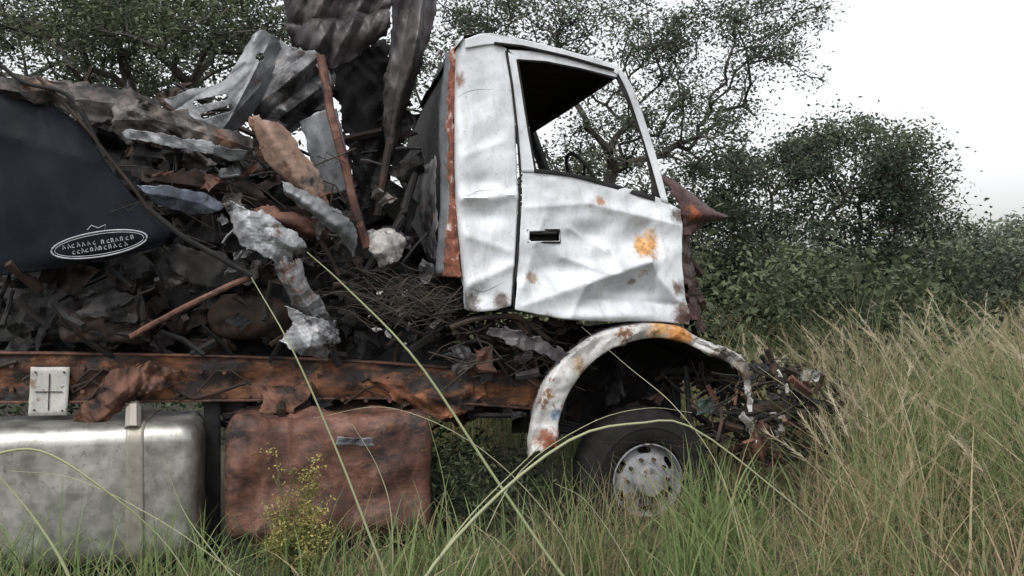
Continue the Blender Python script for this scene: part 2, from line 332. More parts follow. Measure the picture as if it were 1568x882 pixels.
def lathe(B,prof,n=96,C=WC,keep=None,mod=None):
    g=[]
    for (r,a) in prof:
        row=[]
        for k in range(n):
            q=2*math.pi*k/n; rr=r+(mod(r,a,k) if mod else 0)
            row.append(C+(U*math.cos(q)+Zv*math.sin(q))*rr+N*a)
        g.append(row)
    B.grid(g,closed=True,keep=keep)
B=Bd(); lathe(B,[(.255,.05),(.27,.01),(.30,-.01),(.36,-.015),(.365,-.02),(.375,-.02),(.38,-.012),(.44,0),(.47,.02),(.485,.05),(.49,.08),(.49,.22),(.47,.27),(.3,.28),(.25,.24)],mod=lambda r,a,k:(-.014 if (r>.46 and a<.1 and k%4<2) else 0)); B.out('tyre',rubber,truck,sharp=30)
B=Bd()
pr=[(.250,.05),(.254,.02),(.245,.015),(.238,.05),(.232,.09),(.222,.085),(.214,.08),(.206,.075),(.198,.07),(.190,.065),(.182,.058),(.16,.045),(.13,.04),(.115,.035),(.105,-.02),(.095,-.035),(.05,-.04),(.0,-.04)]
lathe(B,pr,n=120,keep=lambda i,j:not(4<=i<=9 and ((j%20)-10)**2/22.0+((i-7)**2)/7.0<1)); B.out('rim',rimm,truck,sharp=35)
B=Bd()
for k in range(10):
    q=2*math.pi*k/10; p=WC+(U*math.cos(q)+Zv*math.sin(q))*.148+N*.045; B.tube([p,p-N*.035],.013,6)
B.out('wheel_nuts',sootbrown,truck)
B=Bd(); lathe(B,[(.25,.14),(.0,.14)],n=24); B.out('wheel_dark_disc',soot,truck)  # flat dark disc added as the dark interior behind the rim holes

# ---------------------------------------------------------------- chassis rail
def rail_d(x,y): return .03*G(x,y,520,590,60,22)-.03*G(x,y,360,585,70,20)+.02*G(x,y,690,600,40,25)
patch('frame_rail',[[(-80,540,.36),(0,541,.36),(200,543,.36),(400,548,.36),(600,557,.36),(760,566,.36),(850,578,.36)],
                    [(-80,616,.36),(0,616,.36),(200,614,.36),(400,612,.36),(600,610,.36),(760,620,.36),(850,628,.36)]],railm,nu=160,nv=18,cr=.025,cf=4,thick=.012,disp=rail_d)
patch('frame_rail_top_flange',[[(-80,540,.34),(200,543,.34),(400,548,.34),(600,557,.34),(850,578,.34)],[(-80,537,.46),(200,541,.46),(400,546,.46),(600,555,.46),(850,577,.46)]],rustm,nu=80,nv=3,cr=.012,thick=.014)
patch('frame_rail_bottom_flange',[[(-80,617,.33),(200,615,.33),(400,613,.33),(600,611,.33),(850,629,.33)],[(-80,612,.46),(200,611,.46),(400,609,.46),(600,607,.46),(850,624,.46)]],rustm,nu=80,nv=3,cr=.012,thick=.014)
patch('far_rail',[[(-80,535,1.3),(850,560,1.3)],[(-80,600,1.3),(850,600,1.3)]],soot,nu=30,nv=5)
patch('rail_drooped_skin',[[(165,560,.27),(205,556,.25),(250,560,.25),(290,566,.27)],[(150,590,.25),(195,592,.2),(235,588,.24),(270,592,.27)],[(125,625,.22),(165,630,.2),(190,615,.24),(200,610,.27)],[(108,648,.22),(135,652,.2),(160,645,.24),(180,635,.27)]],rustm,nu=60,nv=50,cr=.07,cf=6,jag=.025,tear=1,seed=5)
patch('rail_gusset',[[(560,570,.33),(640,572,.33),(740,578,.33)],[(590,600,.32),(655,612,.3),(735,608,.33)],[(650,635,.33),(672,642,.32),(700,640,.33)]],railm,nu=46,nv=36,cr=.045,cf=5,jag=.02,seed=9)
patch('rail_flap',[[(395,592,.3),(480,585,.3)],[(405,612,.25),(470,606,.25)],[(400,632,.2),(445,634,.2)]],rustm,nu=24,nv=16,cr=.03,cf=8,jag=.02,seed=12)
B=Bd()
for x in list(range(20,840,36)):
    for dy in (14,50):
        if random.random()<.7:
            y=545+(x/840)*26+dy; p=T(x,y,.355); B.tube([p,p-N*.03],.014,6)
B.out('rail_rivets',rustm,truck)
B=Bd(); r=random.Random(77)
for k in range(9):
    x=r.uniform(-20,780); y0=545+(x/840)*26
    B.tube([T(x+(i-3)*r.uniform(18,30),y0+r.uniform(8,58),.33) for i in range(6)],r.uniform(.006,.013),6)
B.out('burnt_hoses',sootbrown,truck)
patch('marker_plate',[[(47,562,.305),(107,562,.305)],[(43,637,.305),(103,636,.305)]],plate,nu=10,nv=10,cr=.003,jag=.002,seed=4,sharp=60)
B=Bd(); B.tube([T(76,572,.298),T(74,628,.298)],.003,5); B.tube([T(54,600,.298),T(96,600,.298)],.003,5)
for a in ((54,570),(98,570),(52,628),(95,629)): B.tube([T(*a,.302),T(*a,.290)],.006,6)
B.out('plate_marks',soot,truck)
for i,x in enumerate((60,330,640)):
    B=Bd(); B.tube([T(x,580,.4),T(x,580,.4)+N*.95],.06,8); B.out('cross_member_%d'%i,sootbrown,truck)
loft('gearbox',uof(480,.9),uof(800,.9),.6,1.1,.75,1.25,.15,soot,dent=.04)
loft('front_axle',uof(960,.3),uof(1020,.3),.3,2.0,.42,.58,.06,soot,dent=.01)
B=Bd()
for k in range(4): B.tube([T(840,640+k*5,.45),T(980,672+k*5,.45),T(1140,640+k*5,.45)],.012,5)
B.tube([T(1050,560,.3),T(1060,690,.3)],.022,8)
B.out('leaf_spring',soot,truck)
patch('coolant_bottle',[[(1068,612,.35),(1100,608,.35)],[(1066,636,.35),(1102,636,.35)]],M('green_plastic',[(.07,.11,.10),(.12,.17,.15)],scale=10),nu=12,nv=10,cr=.05,cf=6,jag=.012)

# ---------------------------------------------------------------- tanks
wA,wB=0.02,.66
zt=T(160,652,wA).z; zb=T(160,872,wA).z
loft('fuel_tank',uof(-130,wA),uof(310,wA)-.02,wA,wB,zb,zt,.11,alu,dent=.006,df=2.0,endr=.10)
uc=uof(205,0); loft('tank_strap',uc-.048,uc+.048,wA-.012,wB+.01,zb-.012,zt+.012,.12,band,nr=8,endr=.004)
B=Bd(); B.tube([T(203,655,.05),T(205,628,.1),T(207,622,.34)],.045,8); B.out('strap_bracket',band,truck)
zt2=T(500,634,.02).z; zb2=T(500,838,.02).z; zm=(zt2+zb2)/2
def tdent(u,z):
    a=uof(560,0)
    return .05*math.exp(-((u-a)/.16)**2-((z+.12)/.13)**2)+.03*math.exp(-((u-uof(430,0))/.10)**2-((z-.08)/.2)**2)+.02*(tri(z*2.6+.3)-.5)
loft('rusty_tank',uof(342,0),uof(664,0),.0,.62,zb2+.02,zt2,.12,tankrust,dent=.06,df=2.6,endr=.10,tilt=-.01,nr=90,ribs=((uof(445,0),.012,.012),(uof(600,0),.10,.016)),dfun=tdent)
patch('tank_bracket',[[(515,668,-.03),(570,668,-.03)],[(513,682,-.03),(572,682,-.03)]],grey,nu=16,nv=5,cr=.02,cf=8,jag=.01)
B=Bd(); B.tube([T(380,642,.2),T(560,636,.2),T(640,648,.2)],.012,6); B.tube([T(430,632,.15),T(430,612,.3)],.03,6); B.out('tank_pipes',sootbrown,truck)
patch('tank_gap_shade',[[(312,600,.4),(338,600,.4)],[(312,860,.4),(338,860,.4)]],soot,nu=4,nv=8,cr=.01)  # dark sheet standing in for the shade between the two tanks

# ---------------------------------------------------------------- navy panel and emblem
patch('navy_panel',[[(-60,90,.15),(0,118,.1),(55,150,.1),(120,185,.1)],[(-60,190,.15),(0,200,.06),(90,215,.04),(172,262,.06)],[(-60,300,.15),(0,300,.06),(110,305,.02),(225,322,.05)],[(-60,400,.15),(0,385,.08),(130,380,.04),(262,352,.05)],[(-60,430,.2),(0,422,.12),(120,405,.1),(250,376,.1)]],
   navy,nu=60,nv=50,cr=.026,cf=1.4,jag=.006,seed=3,thick=.01,parent=scrap,sharp=30,disp=lambda x,y:.02*math.exp(-seg(x,y,(0,205),(150,250))/14)+.015*math.exp(-seg(x,y,(60,160),(110,330))/10))
B=Bd()
def el(rx,ry,n=60,w=-.005):
    a=math.radians(-9); o=[]
    for k in range(n+1):
        q=2*math.pi*k/n; x=rx*math.cos(q); y=ry*math.sin(q)
        o.append(T(152+x*math.cos(a)-y*math.sin(a),374+x*math.sin(a)+y*math.cos(a),w))
    return o
B.tube(el(74,19),.0045,6); B.tube(el(69,15.5),.0022,6)
a=math.radians(-9); r=random.Random(4)
for x0,x1,yy in ((-56,-6,-4),(4,54,-3),(-42,44,6)):
    x=x0
    while x<x1:
        h=r.uniform(3.5,8.5); k=r.choice((0,1,2)); 
        pts=([(x,yy+3),(x+.5,yy-h*.6),(x+4,yy+2.5)],[(x+3,yy-2),(x,yy-1),(x,yy+2.5),(x+3.5,yy+3)],[(x,yy+3),(x,yy-3),(x+2,yy-3),(x+3,yy-1),(x+3,yy+3)])[k]
        B.tube([T(152+p*math.cos(a)-q*math.sin(a),374+p*math.sin(a)+q*math.cos(a),-.005) for p,q in pts],.0026,5); x+=r.uniform(6,9)
B.tube([T(134,352,-.005),T(140,345,-.005),T(150,349,-.005),T(162,344,-.005),T(160,354,-.005),T(140,357,-.005)],.003,5)
B.out('oval_emblem',emb,scrap)

# ---------------------------------------------------------------- named sheets
def P(n,r,m,**k):
    k.setdefault('fine',.006); return patch(n,r,m,parent=scrap,**k)
P('draped_top',[[(425,-60,.5),(480,-60,.35),(540,-60,.45),(610,-60,.4)],[(432,10,.5),(480,15,.3),(540,12,.4),(606,5,.35)],[(440,62,.55),(490,72,.3),(545,58,.35),(600,45,.4)],[(478,80,.5),(505,110,.35),(540,92,.4),(585,62,.5)]],drape,nu=80,nv=70,cr=.05,cf=2.4,seed=11,tear=1,jag=.02,
  disp=lambda x,y:.07*tri((x-430+(y-60)*.25)/52)+.035*tri((x+y*.5)/31)-.05*math.exp(-abs(y-28+(x-500)*.15)/8))
P('draped_flap',[[(588,-60,.55),(630,-60,.4),(672,-60,.5)],[(600,30,.5),(638,20,.35),(667,20,.5)],[(590,110,.5),(622,110,.35),(650,85,.5)],[(585,190,.55),(602,185,.45),(622,165,.55)],[(590,240,.6),(598,240,.55),(604,235,.6)]],drape,nu=50,nv=80,cr=.04,cf=2.2,seed=14,jag=.015,
  disp=lambda x,y:.07*tri((x+y*.16)/34))
P('draped_core',[[(490,70,.7),(540,60,.6),(600,60,.7)],[(515,150,.7),(550,150,.6),(595,150,.7)],[(540,240,.7),(570,240,.65),(600,240,.75)],[(545,350,.8),(575,350,.8),(600,340,.8)]],soot,nu=40,nv=50,cr=.08,cf=3,seed=15,jag=.03,tear=1)
P('folded_grey',[[(425,60,.45),(455,75,.35),(480,80,.3),(500,60,.4)],[(400,120,.4),(440,125,.25),(475,125,.35),(512,118,.4)],[(385,165,.4),(430,170,.3),(470,160,.35),(505,160,.4)],[(388,185,.5),(430,205,.45),(470,190,.5),(500,175,.5)]],grey,nu=60,nv=50,cr=.04,cf=3,seed=16,jag=.02,
  disp=lambda x,y:.06*tri((x*.8+y)/48))
P('white_wedge',[[(470,82,.33),(485,84,.3)],[(488,108,.3),(505,104,.3)],[(502,135,.33),(508,128,.33)]],greylight,nu=10,nv=14,cr=.01,jag=.01)
slots=(((300,158),(345,149)),((312,178),(352,167)))
P('slotted_panel',[[(383,62,.3),(400,47,.3),(425,60,.35),(434,75,.4)],[(345,120,.2),(375,118,.2),(400,118,.25),(425,125,.35)],[(290,138,.2),(330,145,.17),(370,155,.2),(395,165,.3)],[(250,152,.25),(285,178,.2),(325,200,.2),(358,208,.3)]],slate,nu=130,nv=120,cr=.03,cf=2.2,seed=21,sharp=25,jag=.008,fine=.006,
  disp=lambda x,y:.02*math.exp(-seg(x,y,(410,70),(350,190))/6)-.02*math.exp(-seg(x,y,(375,100),(270,165))/7)+.015*math.exp(-seg(x,y,(400,130),(340,200))/5),
  hole=lambda x,y: any(seg(x,y,*s)<4.5 for s in slots) or math.hypot(x-398,y-88)<6.5)
P('sheet_a',[[(-60,95,.1),(20,118,.05),(60,116,.1),(100,124,.0),(170,130,.15),(240,152,.2)],[(-60,125,.1),(30,142,.0),(70,140,.08),(115,152,-.03),(190,160,.1),(270,186,.15)],[(-60,130,.2),(50,158,.05),(85,170,.1),(120,178,.02),(190,192,.15),(250,207,.2)]],taupe,nu=100,nv=44,cr=.06,cf=2.6,seed=22,jag=.03,tear=1,smooth=False,fine=.012)
P('sheet_b',[[(170,150,.1),(225,156,-.02),(260,166,.05),(310,182,.0),(385,208,.1)],[(176,185,.05),(235,182,-.06),(270,192,.02),(320,205,-.03),(392,230,.1)],[(185,212,.1),(235,215,.0),(275,226,.06),(320,236,.02),(385,252,.15)]],taupe,nu=100,nv=40,cr=.04,cf=2.8,seed=25,jag=.022,tear=1,smooth=False,fine=.010)
P('sheet_b2',[[(185,195,.0),(260,205,-.06),(330,222,-.04),(380,232,.05)],[(190,212,.0),(260,222,-.05),(325,238,-.02),(378,248,.08)]],slate,nu=60,nv=16,cr=.03,cf=3,seed=26,jag=.015,tear=.6,smooth=False,fine=.008)
P('sheet_c',[[(380,178,.1),(405,182,.05),(432,190,.1)],[(395,225,.1),(430,228,.0),(465,235,.1)],[(415,258,.1),(455,270,.0),(495,280,.1)],[(450,290,.15),(480,308,.05),(508,322,.15)]],pink,nu=60,nv=70,cr=.04,cf=2.2,seed=27,jag=.015,tear=.8,fine=.008)
P('sheet_d',[[(458,185,.35),(485,172,.3),(516,165,.35)],[(475,240,.35),(500,235,.3),(530,230,.35)],[(488,298,.4),(515,296,.35),(540,290,.4)]],slate,nu=30,nv=40,cr=.02,cf=1.8,seed=28,jag=.008,fine=.003)
P('strip_e',[[(430,278,.05),(480,296,.0),(530,330,.05),(548,362,.1)],[(436,292,.02),(480,318,-.06),(520,348,.0),(545,375,.1)],[(445,305,.1),(480,332,.0),(515,362,.05),(540,392,.15)]],slate,nu=60,nv=24,cr=.035,cf=3,seed=31,jag=.015,tear=.6,fine=.008)
P('rust_sheet_f',[[(385,318,.15),(440,322,.1),(490,340,.15)],[(395,332,.1),(445,345,.05),(500,362,.15)],[(420,345,.2),(460,362,.15),(505,378,.2)]],rustm,nu=44,nv=30,cr=.05,cf=3,seed=33,jag=.02)
P('trim_g',[[(208,284,.05),(260,286,.04),(320,296,.05),(345,316,.06)],[(220,296,.04),(265,302,.03),(308,312,.04),(335,324,.05)],[(236,312,.05),(265,322,.05),(294,327,.05),(318,328,.06)]],glossy,nu=50,nv=24,cr=.012,cf=3,seed=34,jag=.010,sharp=30,fine=.002,smooth=False)
P('sheet_h',[[(338,310,.0),(380,318,-.08),(415,328,-.05),(470,378,.0)],[(352,340,.0),(385,350,-.1),(420,362,-.08),(462,388,.0)],[(365,375,.0),(392,385,-.08),(420,400,-.05),(432,418,.05)]],greylight,nu=70,nv=54,cr=.045,cf=2.6,seed=36,jag=.025,tear=1,smooth=False,fine=.010)
P('sheet_i',[[(412,402,.0),(435,395,-.05),(462,405,.0)],[(428,430,.0),(450,440,-.06),(480,440,.0)],[(445,465,.05),(470,470,-.03),(505,480,.05)],[(470,490,.1),(490,500,.02),(520,505,.1)]],grey,nu=46,nv=70,cr=.06,cf=3,seed=38,jag=.03,tear=1,smooth=False,fine=.012)
P('sheet_j',[[(438,470,.0),(475,480,-.07),(520,505,.0)],[(448,492,.0),(480,505,-.1),(518,522,-.02)],[(440,512,-.02),(475,528,-.08),(505,540,.0)],[(425,520,.0),(460,545,-.04),(498,556,.03)]],greylight,nu=50,nv=50,cr=.05,cf=2.6,seed=39,jag=.018,smooth=False,fine=.010,tear=.5)
P('sheet_k',[[(215,255,.25),(300,262,.2),(385,275,.2)],[(225,275,.2),(310,285,.15),(400,300,.2)],[(300,300,.3),(370,312,.25),(430,325,.25)]],sootbrown,nu=54,nv=30,cr=.07,cf=3,seed=41,jag=.03,tear=1,smooth=False,fine=.012)
P('sheet_l',[[(262,372,.15),(320,385,.1),(372,402,.15)],[(262,420,.15),(330,440,.1),(385,430,.15)]],soot,nu=24,nv=14,cr=.04,cf=4,seed=43,jag=.02)
P('sheet_m',[[(595,345,.3),(570,350,.25),(560,375,.25)],[(618,365,.3),(595,375,.2),(572,392,.25)],[(612,400,.3),(600,408,.25),(580,412,.3)]],palem,nu=24,nv=24,cr=.05,cf=3,seed=44,jag=.02,tear=.6,fine=.01)
def bar(name,pts,r,m,par=scrap,sides=8,nz=.008):
    B=Bd(); n=len(pts)*6; q=[]
    for i in range(n+1):
        c=cat(pts,i/n); p=T(c[0],c[1],c[2]); q.append(p+noise.noise_vector(p*6)*nz)
    B.tube(q,r,sides); return B.out(name,m,par)
pipe=M('pipe_rust',[(.03,.016,.013),(.10,.043,.03),(.18,.105,.085)],scale=9,rough=(.6,.9),bump=.5,soot=(.52,7))
bar('rust_pole',[(492,85,.2),(508,180,.2),(530,260,.2),(548,330,.22),(562,378,.25)],.028,pipe)
bar('dark_pole',[(606,175,.5),(592,240,.5),(578,330,.5)],.028,sootbrown)
bar('panel_edge',[(60,120,.03),(120,180,.0),(180,260,.0),(232,330,-.01)],.010,sootbrown,nz=.02)
bar('panel_arm',[(225,318,-.02),(270,355,-.03),(320,385,-.03),(385,422,-.03)],.017,soot,nz=.01)
bar('strut',[(382,424,.0),(300,462,.05),(200,515,.2)],.019,pipe)
bar('dark_rod',[(0,100,.0),(40,128,.0),(110,150,.0),(160,240,.0)],.012,soot)
bar('rod2',[(385,190,.15),(430,260,.1),(470,330,.1),(520,420,.2)],.016,sootbrown)
bar('rod3',[(640,250,.6),(610,340,.5),(560,420,.4)],.03,soot)
bar('brown_bar',[(690,502,.1),(735,488,.05),(790,486,.08),(840,520,.12)],.018,sootbrown,truck)
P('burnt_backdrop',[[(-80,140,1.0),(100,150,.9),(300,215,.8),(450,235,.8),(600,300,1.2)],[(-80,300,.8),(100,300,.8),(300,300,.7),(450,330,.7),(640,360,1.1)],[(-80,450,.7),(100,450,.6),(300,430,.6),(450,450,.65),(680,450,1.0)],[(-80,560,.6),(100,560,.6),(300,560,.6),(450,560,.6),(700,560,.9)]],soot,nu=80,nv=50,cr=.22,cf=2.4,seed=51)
loft('burnt_drum',uof(315,.3),uof(445,.3),.25,.6,T(380,520,.3).z,T(380,455,.3).z,.13,sootbrown,parent=scrap,dent=.03,df=6)
loft('burnt_box',uof(90,.3),uof(230,.3),.25,.6,T(160,525,.3).z,T(160,470,.3).z,.05,sootbrown,parent=scrap,dent=.05,df=6)
deb={}
def dbd(m,par): return deb.setdefault((m.name,par.name),(Bd(),m,par))[0]
def scatter(n,reg,wr,mats,size,par,seed,wire=.45):
    r=random.Random(seed)
    for _ in range(n):
        x=r.uniform(reg[0],reg[1]); y=r.uniform(reg[2],reg[3]); w=r.uniform(*wr); m=r.choice(mats); B=dbd(m,par)
        c=T(x,y,w); s=r.uniform(*size)
        t=r.random()
        if t<wire*.5:
            d=Vector((r.uniform(-1,1),r.uniform(-.4,.4),r.uniform(-.8,.5))).normalized()
            pts=[]; p=c-d*s
            for k in range(7):
                pts.append(p.copy()); d=(d+Vector((r.uniform(-1,1),r.uniform(-.6,.6),r.uniform(-1,.7)))*.2).normalized(); p=p+d*s*.4
            B.tube(pts,r.uniform(.005,.016),6)
        elif t<wire:
            d=Vector((r.uniform(-1,1),r.uniform(-.4,.4),r.uniform(-.9,.6))).normalized()
            k_=Vector((r.uniform(-1,1),r.uniform(-.5,.5),r.uniform(-1,1)))*.3
            B.tube([c-d*s*1.3,c,c+(d+k_)*s*1.2],r.uniform(.01,.03),4)
        else:
            a=Vector((r.uniform(-1,1),r.uniform(-.5,.5),r.uniform(-.7,.7))).normalized(); b=a.cross(Vector((r.uniform(-.5,.5),-1,r.uniform(-.5,.5)))).normalized(); nn=a.cross(b)
            asp=r.uniform(.2,.7); g=[];sd=r.randint(1,9999);nf=12; sk=r.uniform(-.5,.5); tp2=r.uniform(.4,1)
            for i in range(nf+1):
                row=[]
                for j in range(nf+1):
                    uu=(j/nf-.5)*2; vv=(i/nf-.5)*2
                    p=c+a*s*(uu*(1+(tp2-1)*(vv*.5+.5))+sk*vv*.5)+b*s*asp*vv
                    if i in(0,nf) or j in(0,nf): p=p+noise.noise_vector(p*20)*.02
                    row.append(p+nn*s*.45*crum(p,.7/s,sd))
                g.append(row)
            B.grid(g)
scatter(80,(0,440,420,540),(.15,.6),[soot,soot,soot,sootbrown,sootbrown,drape],(.05,.16),scrap,1)
scatter(80,(200,640,200,420),(.25,.9),[soot,soot,soot,sootbrown,drape,taupe],(.05,.17),scrap,2)
scatter(50,(0,430,140,260),(.3,.8),[soot,soot,sootbrown,drape],(.07,.16),scrap,3)
scatter(34,(480,620,60,330),(.6,1.0),[soot,drape,soot],(.07,.18),scrap,4,.3)
scatter(120,(500,720,400,550),(.2,.9),[soot,soot,soot,sootbrown,sootbrown,soot,grey],(.03,.11),scrap,5,.5)
scatter(10,(540,640,440,545),(.1,.3),[palem],(.015,.04),scrap,6,0)
scatter(18,(240,520,260,420),(.05,.2),[grey,taupe,rustm,slate,rustm],(.04,.10),scrap,16,.15)
scatter(110,(700,890,492,575),(.1,.7),[soot,soot,soot,sootbrown,sootbrown,drape],(.03,.12),truck,7,.65)
scatter(50,(860,1130,545,650),(.3,.9),[soot,soot,sootbrown],(.05,.14),truck,8,.7)
scatter(130,(1070,1220,560,700),(.0,.9),[soot,sootbrown,sootbrown,rustm,soot,soot],(.03,.12),truck,9,.7)
scatter(90,(1190,1300,575,700),(.0,1.1),[soot,sootbrown,soot,sootbrown,rustm],(.03,.11),truck,10,.7)
scatter(12,(1140,1250,570,700),(.0,.3),[palem,fenderm],(.015,.05),truck,11,.4)
scatter(26,(1045,1078,400,530),(.1,.5),[redm,sootbrown,sootbrown],(.03,.07),truck,12,.4)
scatter(50,(330,840,600,660),(.3,1.0),[soot,sootbrown,soot],(.05,.16),truck,13,.6)
for (k,(B,m,par)) in deb.items(): B.out('debris_'+m.name,m,par,True,18)
r=random.Random(31); B=Bd()
for _ in range(190):
    x=r.uniform(570,705); y=r.uniform(455,505); w=r.uniform(.02,.5); L_=r.uniform(40,120); h=r.uniform(5,45); dr=r.choice((-1,1))
    B.tube([T(x+dr*L_*t, y-h*math.sin(t*2.2)*1.1+r.uniform(-3,3), w+t*.1) for t in (0,.2,.4,.6,.8,1)],r.uniform(.0015,.004),4,cap=False)
for _ in range(70):
    x=r.uniform(690,880); y=r.uniform(490,560); w=r.uniform(.0,.4)
    B.tube([T(x+40*t*r.choice((-1,1)), y+h_*t, w) for t,h_ in ((0,0),(.5,r.uniform(-20,30)),(1,r.uniform(-20,50)))],r.uniform(.002,.006),4,cap=False)
for _ in range(90):
    x=r.uniform(1060,1290); y=r.uniform(550,680); w=r.uniform(-.1,.6)
    B.tube([T(x+r.uniform(-30,30)*t, y+r.uniform(-30,40)*t, w) for t in (0,.3,.6,1)],r.uniform(.002,.006),4,cap=False)
for _ in range(40):
    x=r.uniform(180,560); y=r.uniform(220,420); w=r.uniform(.0,.3)
    B.tube([T(x+r.uniform(-60,60)*t, y+r.uniform(-30,50)*t, w) for t in (0,.3,.6,1)],r.uniform(.002,.005),4,cap=False)
wm=M('charred_wire',[(.012,.010,.009),(.055,.042,.032)],scale=12,rough=(.8,1)); B.out('charred_wiring',wm,truck)
patch('torn_shelf',[[(740,495,.1),(800,505,.0),(870,540,.0)],[(745,515,.05),(805,535,-.03),(876,565,.0)]],drape,nu=40,nv=16,cr=.04,cf=4,jag=.02,seed=61,tear=.6,smooth=False,fine=.01)
patch('hanging_mount',[[(725,535,.1),(755,530,.1)],[(735,570,.1),(760,565,.1)]],rustm,nu=10,nv=10,cr=.03,cf=8,jag=.02)
patch('front_lip',[[(1062,512,-.02),(1098,530,-.04),(1134,543,-.03),(1148,572,-.02),(1150,610,.0),(1156,660,.05),(1160,705,.1)],[(1066,524,.0),(1098,542,-.02),(1124,556,.0),(1136,580,.0),(1140,612,.03),(1146,660,.08),(1150,705,.12)]],fenderm,nu=70,nv=8,cr=.03,cf=7,jag=.02,tear=.7,seed=71)
bar('bumper_bar',[(1120,640,.1),(1180,625,.2),(1250,645,.3),(1300,668,.4)],.05,sootbrown,truck)
patch('bumper_plate',[[(1150,640,.05),(1195,655,.2)],[(1152,672,.05),(1200,690,.2)],[(1145,705,.05),(1190,715,.2)]],rustm,nu=20,nv=20,cr=.05,cf=6,jag=.03,tear=1,seed=66)
patch('bumper_end',[[(1245,648,.2),(1275,642,.25),(1300,655,.3)],[(1250,670,.18),(1278,668,.2),(1302,682,.3)],[(1256,692,.2),(1280,694,.25),(1298,700,.3)]],soot,nu=20,nv=20,cr=.05,cf=5,jag=.02,tear=.7,seed=67)
patch('white_shard',[[(1222,572,.2),(1240,566,.2),(1262,572,.2)],[(1226,584,.2),(1243,582,.18),(1256,580,.2)]],palem,nu=14,nv=8,cr=.02,cf=8,jag=.01)
bar('front_post',[(1232,580,.3),(1240,610,.3),(1236,660,.35)],.025,rustm,truck)

# ---------------------------------------------------------------- ground
gm=M('ground_soil',[(.025,.02,.014),(.05,.042,.026),(.04,.05,.024)],scale=1.5,rough=(.9,1),bump=.6,bscale=12,bd=.03)
n=90; xs=np.sign(np.linspace(-1,1,n))*np.abs(np.linspace(-1,1,n))**3*400
VX,VY=np.meshgrid(xs,xs); VZ=np.zeros_like(VX)
for i in range(n):
    for j in range(n): VZ[i,j]=.06*noise.noise(Vector((VX[i,j]*.35,VY[i,j]*.35,0)))-.03
idx=np.arange(n*n).reshape(n,n)
np_mesh('ground',np.stack([VX,VY,VZ],-1).reshape(-1,3),np.stack([idx[:-1,:-1],idx[:-1,1:],idx[1:,1:],idx[1:,:-1]],-1).reshape(-1,4),gm,smooth=True)

# ---------------------------------------------------------------- grass
def blades(name,roots,h,width,mat,bend=(.15,.7),segs=5,tint=None,parent=None):
    m=len(roots); ang=rng.uniform(0,2*np.pi,m)
    bd=rng.uniform(bend[0],bend[1],m); dirv=np.stack([np.cos(ang),np.sin(ang),np.zeros(m)],-1)
    wa=rng.uniform(0,2*np.pi,m); wd=np.stack([np.cos(wa),np.sin(wa)*.6,np.zeros(m)],-1)
    S=np.linspace(0,1,segs+1); V=np.zeros((m,segs+1,2,3))
    kp=2.2
    for k,s in enumerate(S):
        c=roots+dirv*(h*bd*s**kp)[:,None]; c=c.copy(); c[:,2]+=h*(s-bd*.42*s**2.5)
        ww=(width*(1-s**1.6)*.5+.0005)[:,None]
        V[:,k,0]=c-wd*ww; V[:,k,1]=c+wd*ww
    b=(np.arange(m)*(segs+1)*2)[:,None]
    fs=[]
    for k in range(segs): fs.append(np.concatenate([b+2*k,b+2*k+1,b+2*k+3,b+2*k+2],1))
    Fc=np.stack(fs,1).reshape(-1,4)
    if tint is None: tint=rng.random(m)
    tt=np.repeat(tint,(segs+1)*2)
    return np_mesh(name,V.reshape(-1,3),Fc,mat,tint=tt,parent=parent)
grassm=leafmat('grass_blades',[(.035,.058,.022),(.080,.125,.045),(.16,.215,.085),(.19,.18,.09),(.24,.19,.11),(.37,.295,.19)],.35)
def hfun(x,y):
    h=np.interp(x,[-4,-.6,0,.8,1.3,1.75,2.1,2.7,4.5],[.40,.46,.52,.56,.60,.68,.95,1.25,1.4])
    far=np.clip((y-1.5)/3,0,1); return h*(1-far)+1.2*far
def field(n,x0,x1,y0,y1,hs=1,seed=0):
    x=rng.uniform(x0,x1,n); y=rng.uniform(y0,y1,n)
    w=-x*ST+y*CT; u=x*CT+y*ST
    ok=~((w>-.03)&(w<2.3)&(u<1.6))
    cl=np.array([noise.noise(Vector((a*1.9,b*1.9,3.3+seed))) for a,b in zip(x,y)])
    c2=np.array([noise.noise(Vector((a*.7,b*.7,9.3+seed))) for a,b in zip(x,y)])
    ok&=(rng.random(n)<.55+1.5*cl)
    x=x[ok];y=y[ok];cl=cl[ok];c2=c2[ok]
    h=hfun(x,y)*rng.uniform(.35,1.2,len(x))*(1+cl*.9)*hs
    straw=rng.random(len(x))<np.clip(.28+.08*(x-.3)+c2*1.2,.12,.75)
    tint=np.where(straw,rng.normal(.80,.14,len(x)),rng.normal(.28,.15,len(x))+cl*.25)
    return np.stack([x,y,np.full(len(x),-.02)],-1),h,np.clip(tint,0,1)
r1,h1,t1=field(23000,-4,4.5,-2.6,1.2)
blades('tall_grass',r1,h1,rng.uniform(.004,.010,len(r1))*rng.choice([.6,1,1.6],len(r1)),grassm,tint=t1,bend=(.1,1.2),segs=6)
r2,h2,t2=field(30000,-1,9,.8,9,seed=5)
blades('tall_grass',r2,h2,rng.uniform(.005,.014,len(r2)),grassm,tint=t2,bend=(.1,.9),segs=4)
r3,h3,t3=field(18000,-25,40,9,45,seed=9)
blades('tall_grass',r3,h3,rng.uniform(.02,.05,len(r3)),grassm,tint=np.clip(t3,.3,.9),bend=(.1,.5),segs=3)
def tuft(cx,cy,n,h,wid,spread,tb):
    R=np.stack([rng.normal(cx,spread,n),rng.normal(cy,spread,n),np.full(n,-.02)],-1); return R,rng.uniform(.45,1.15,n)*h,rng.uniform(.5,1.2,n)*wid,np.clip(rng.normal(tb,.08,n),0,1)
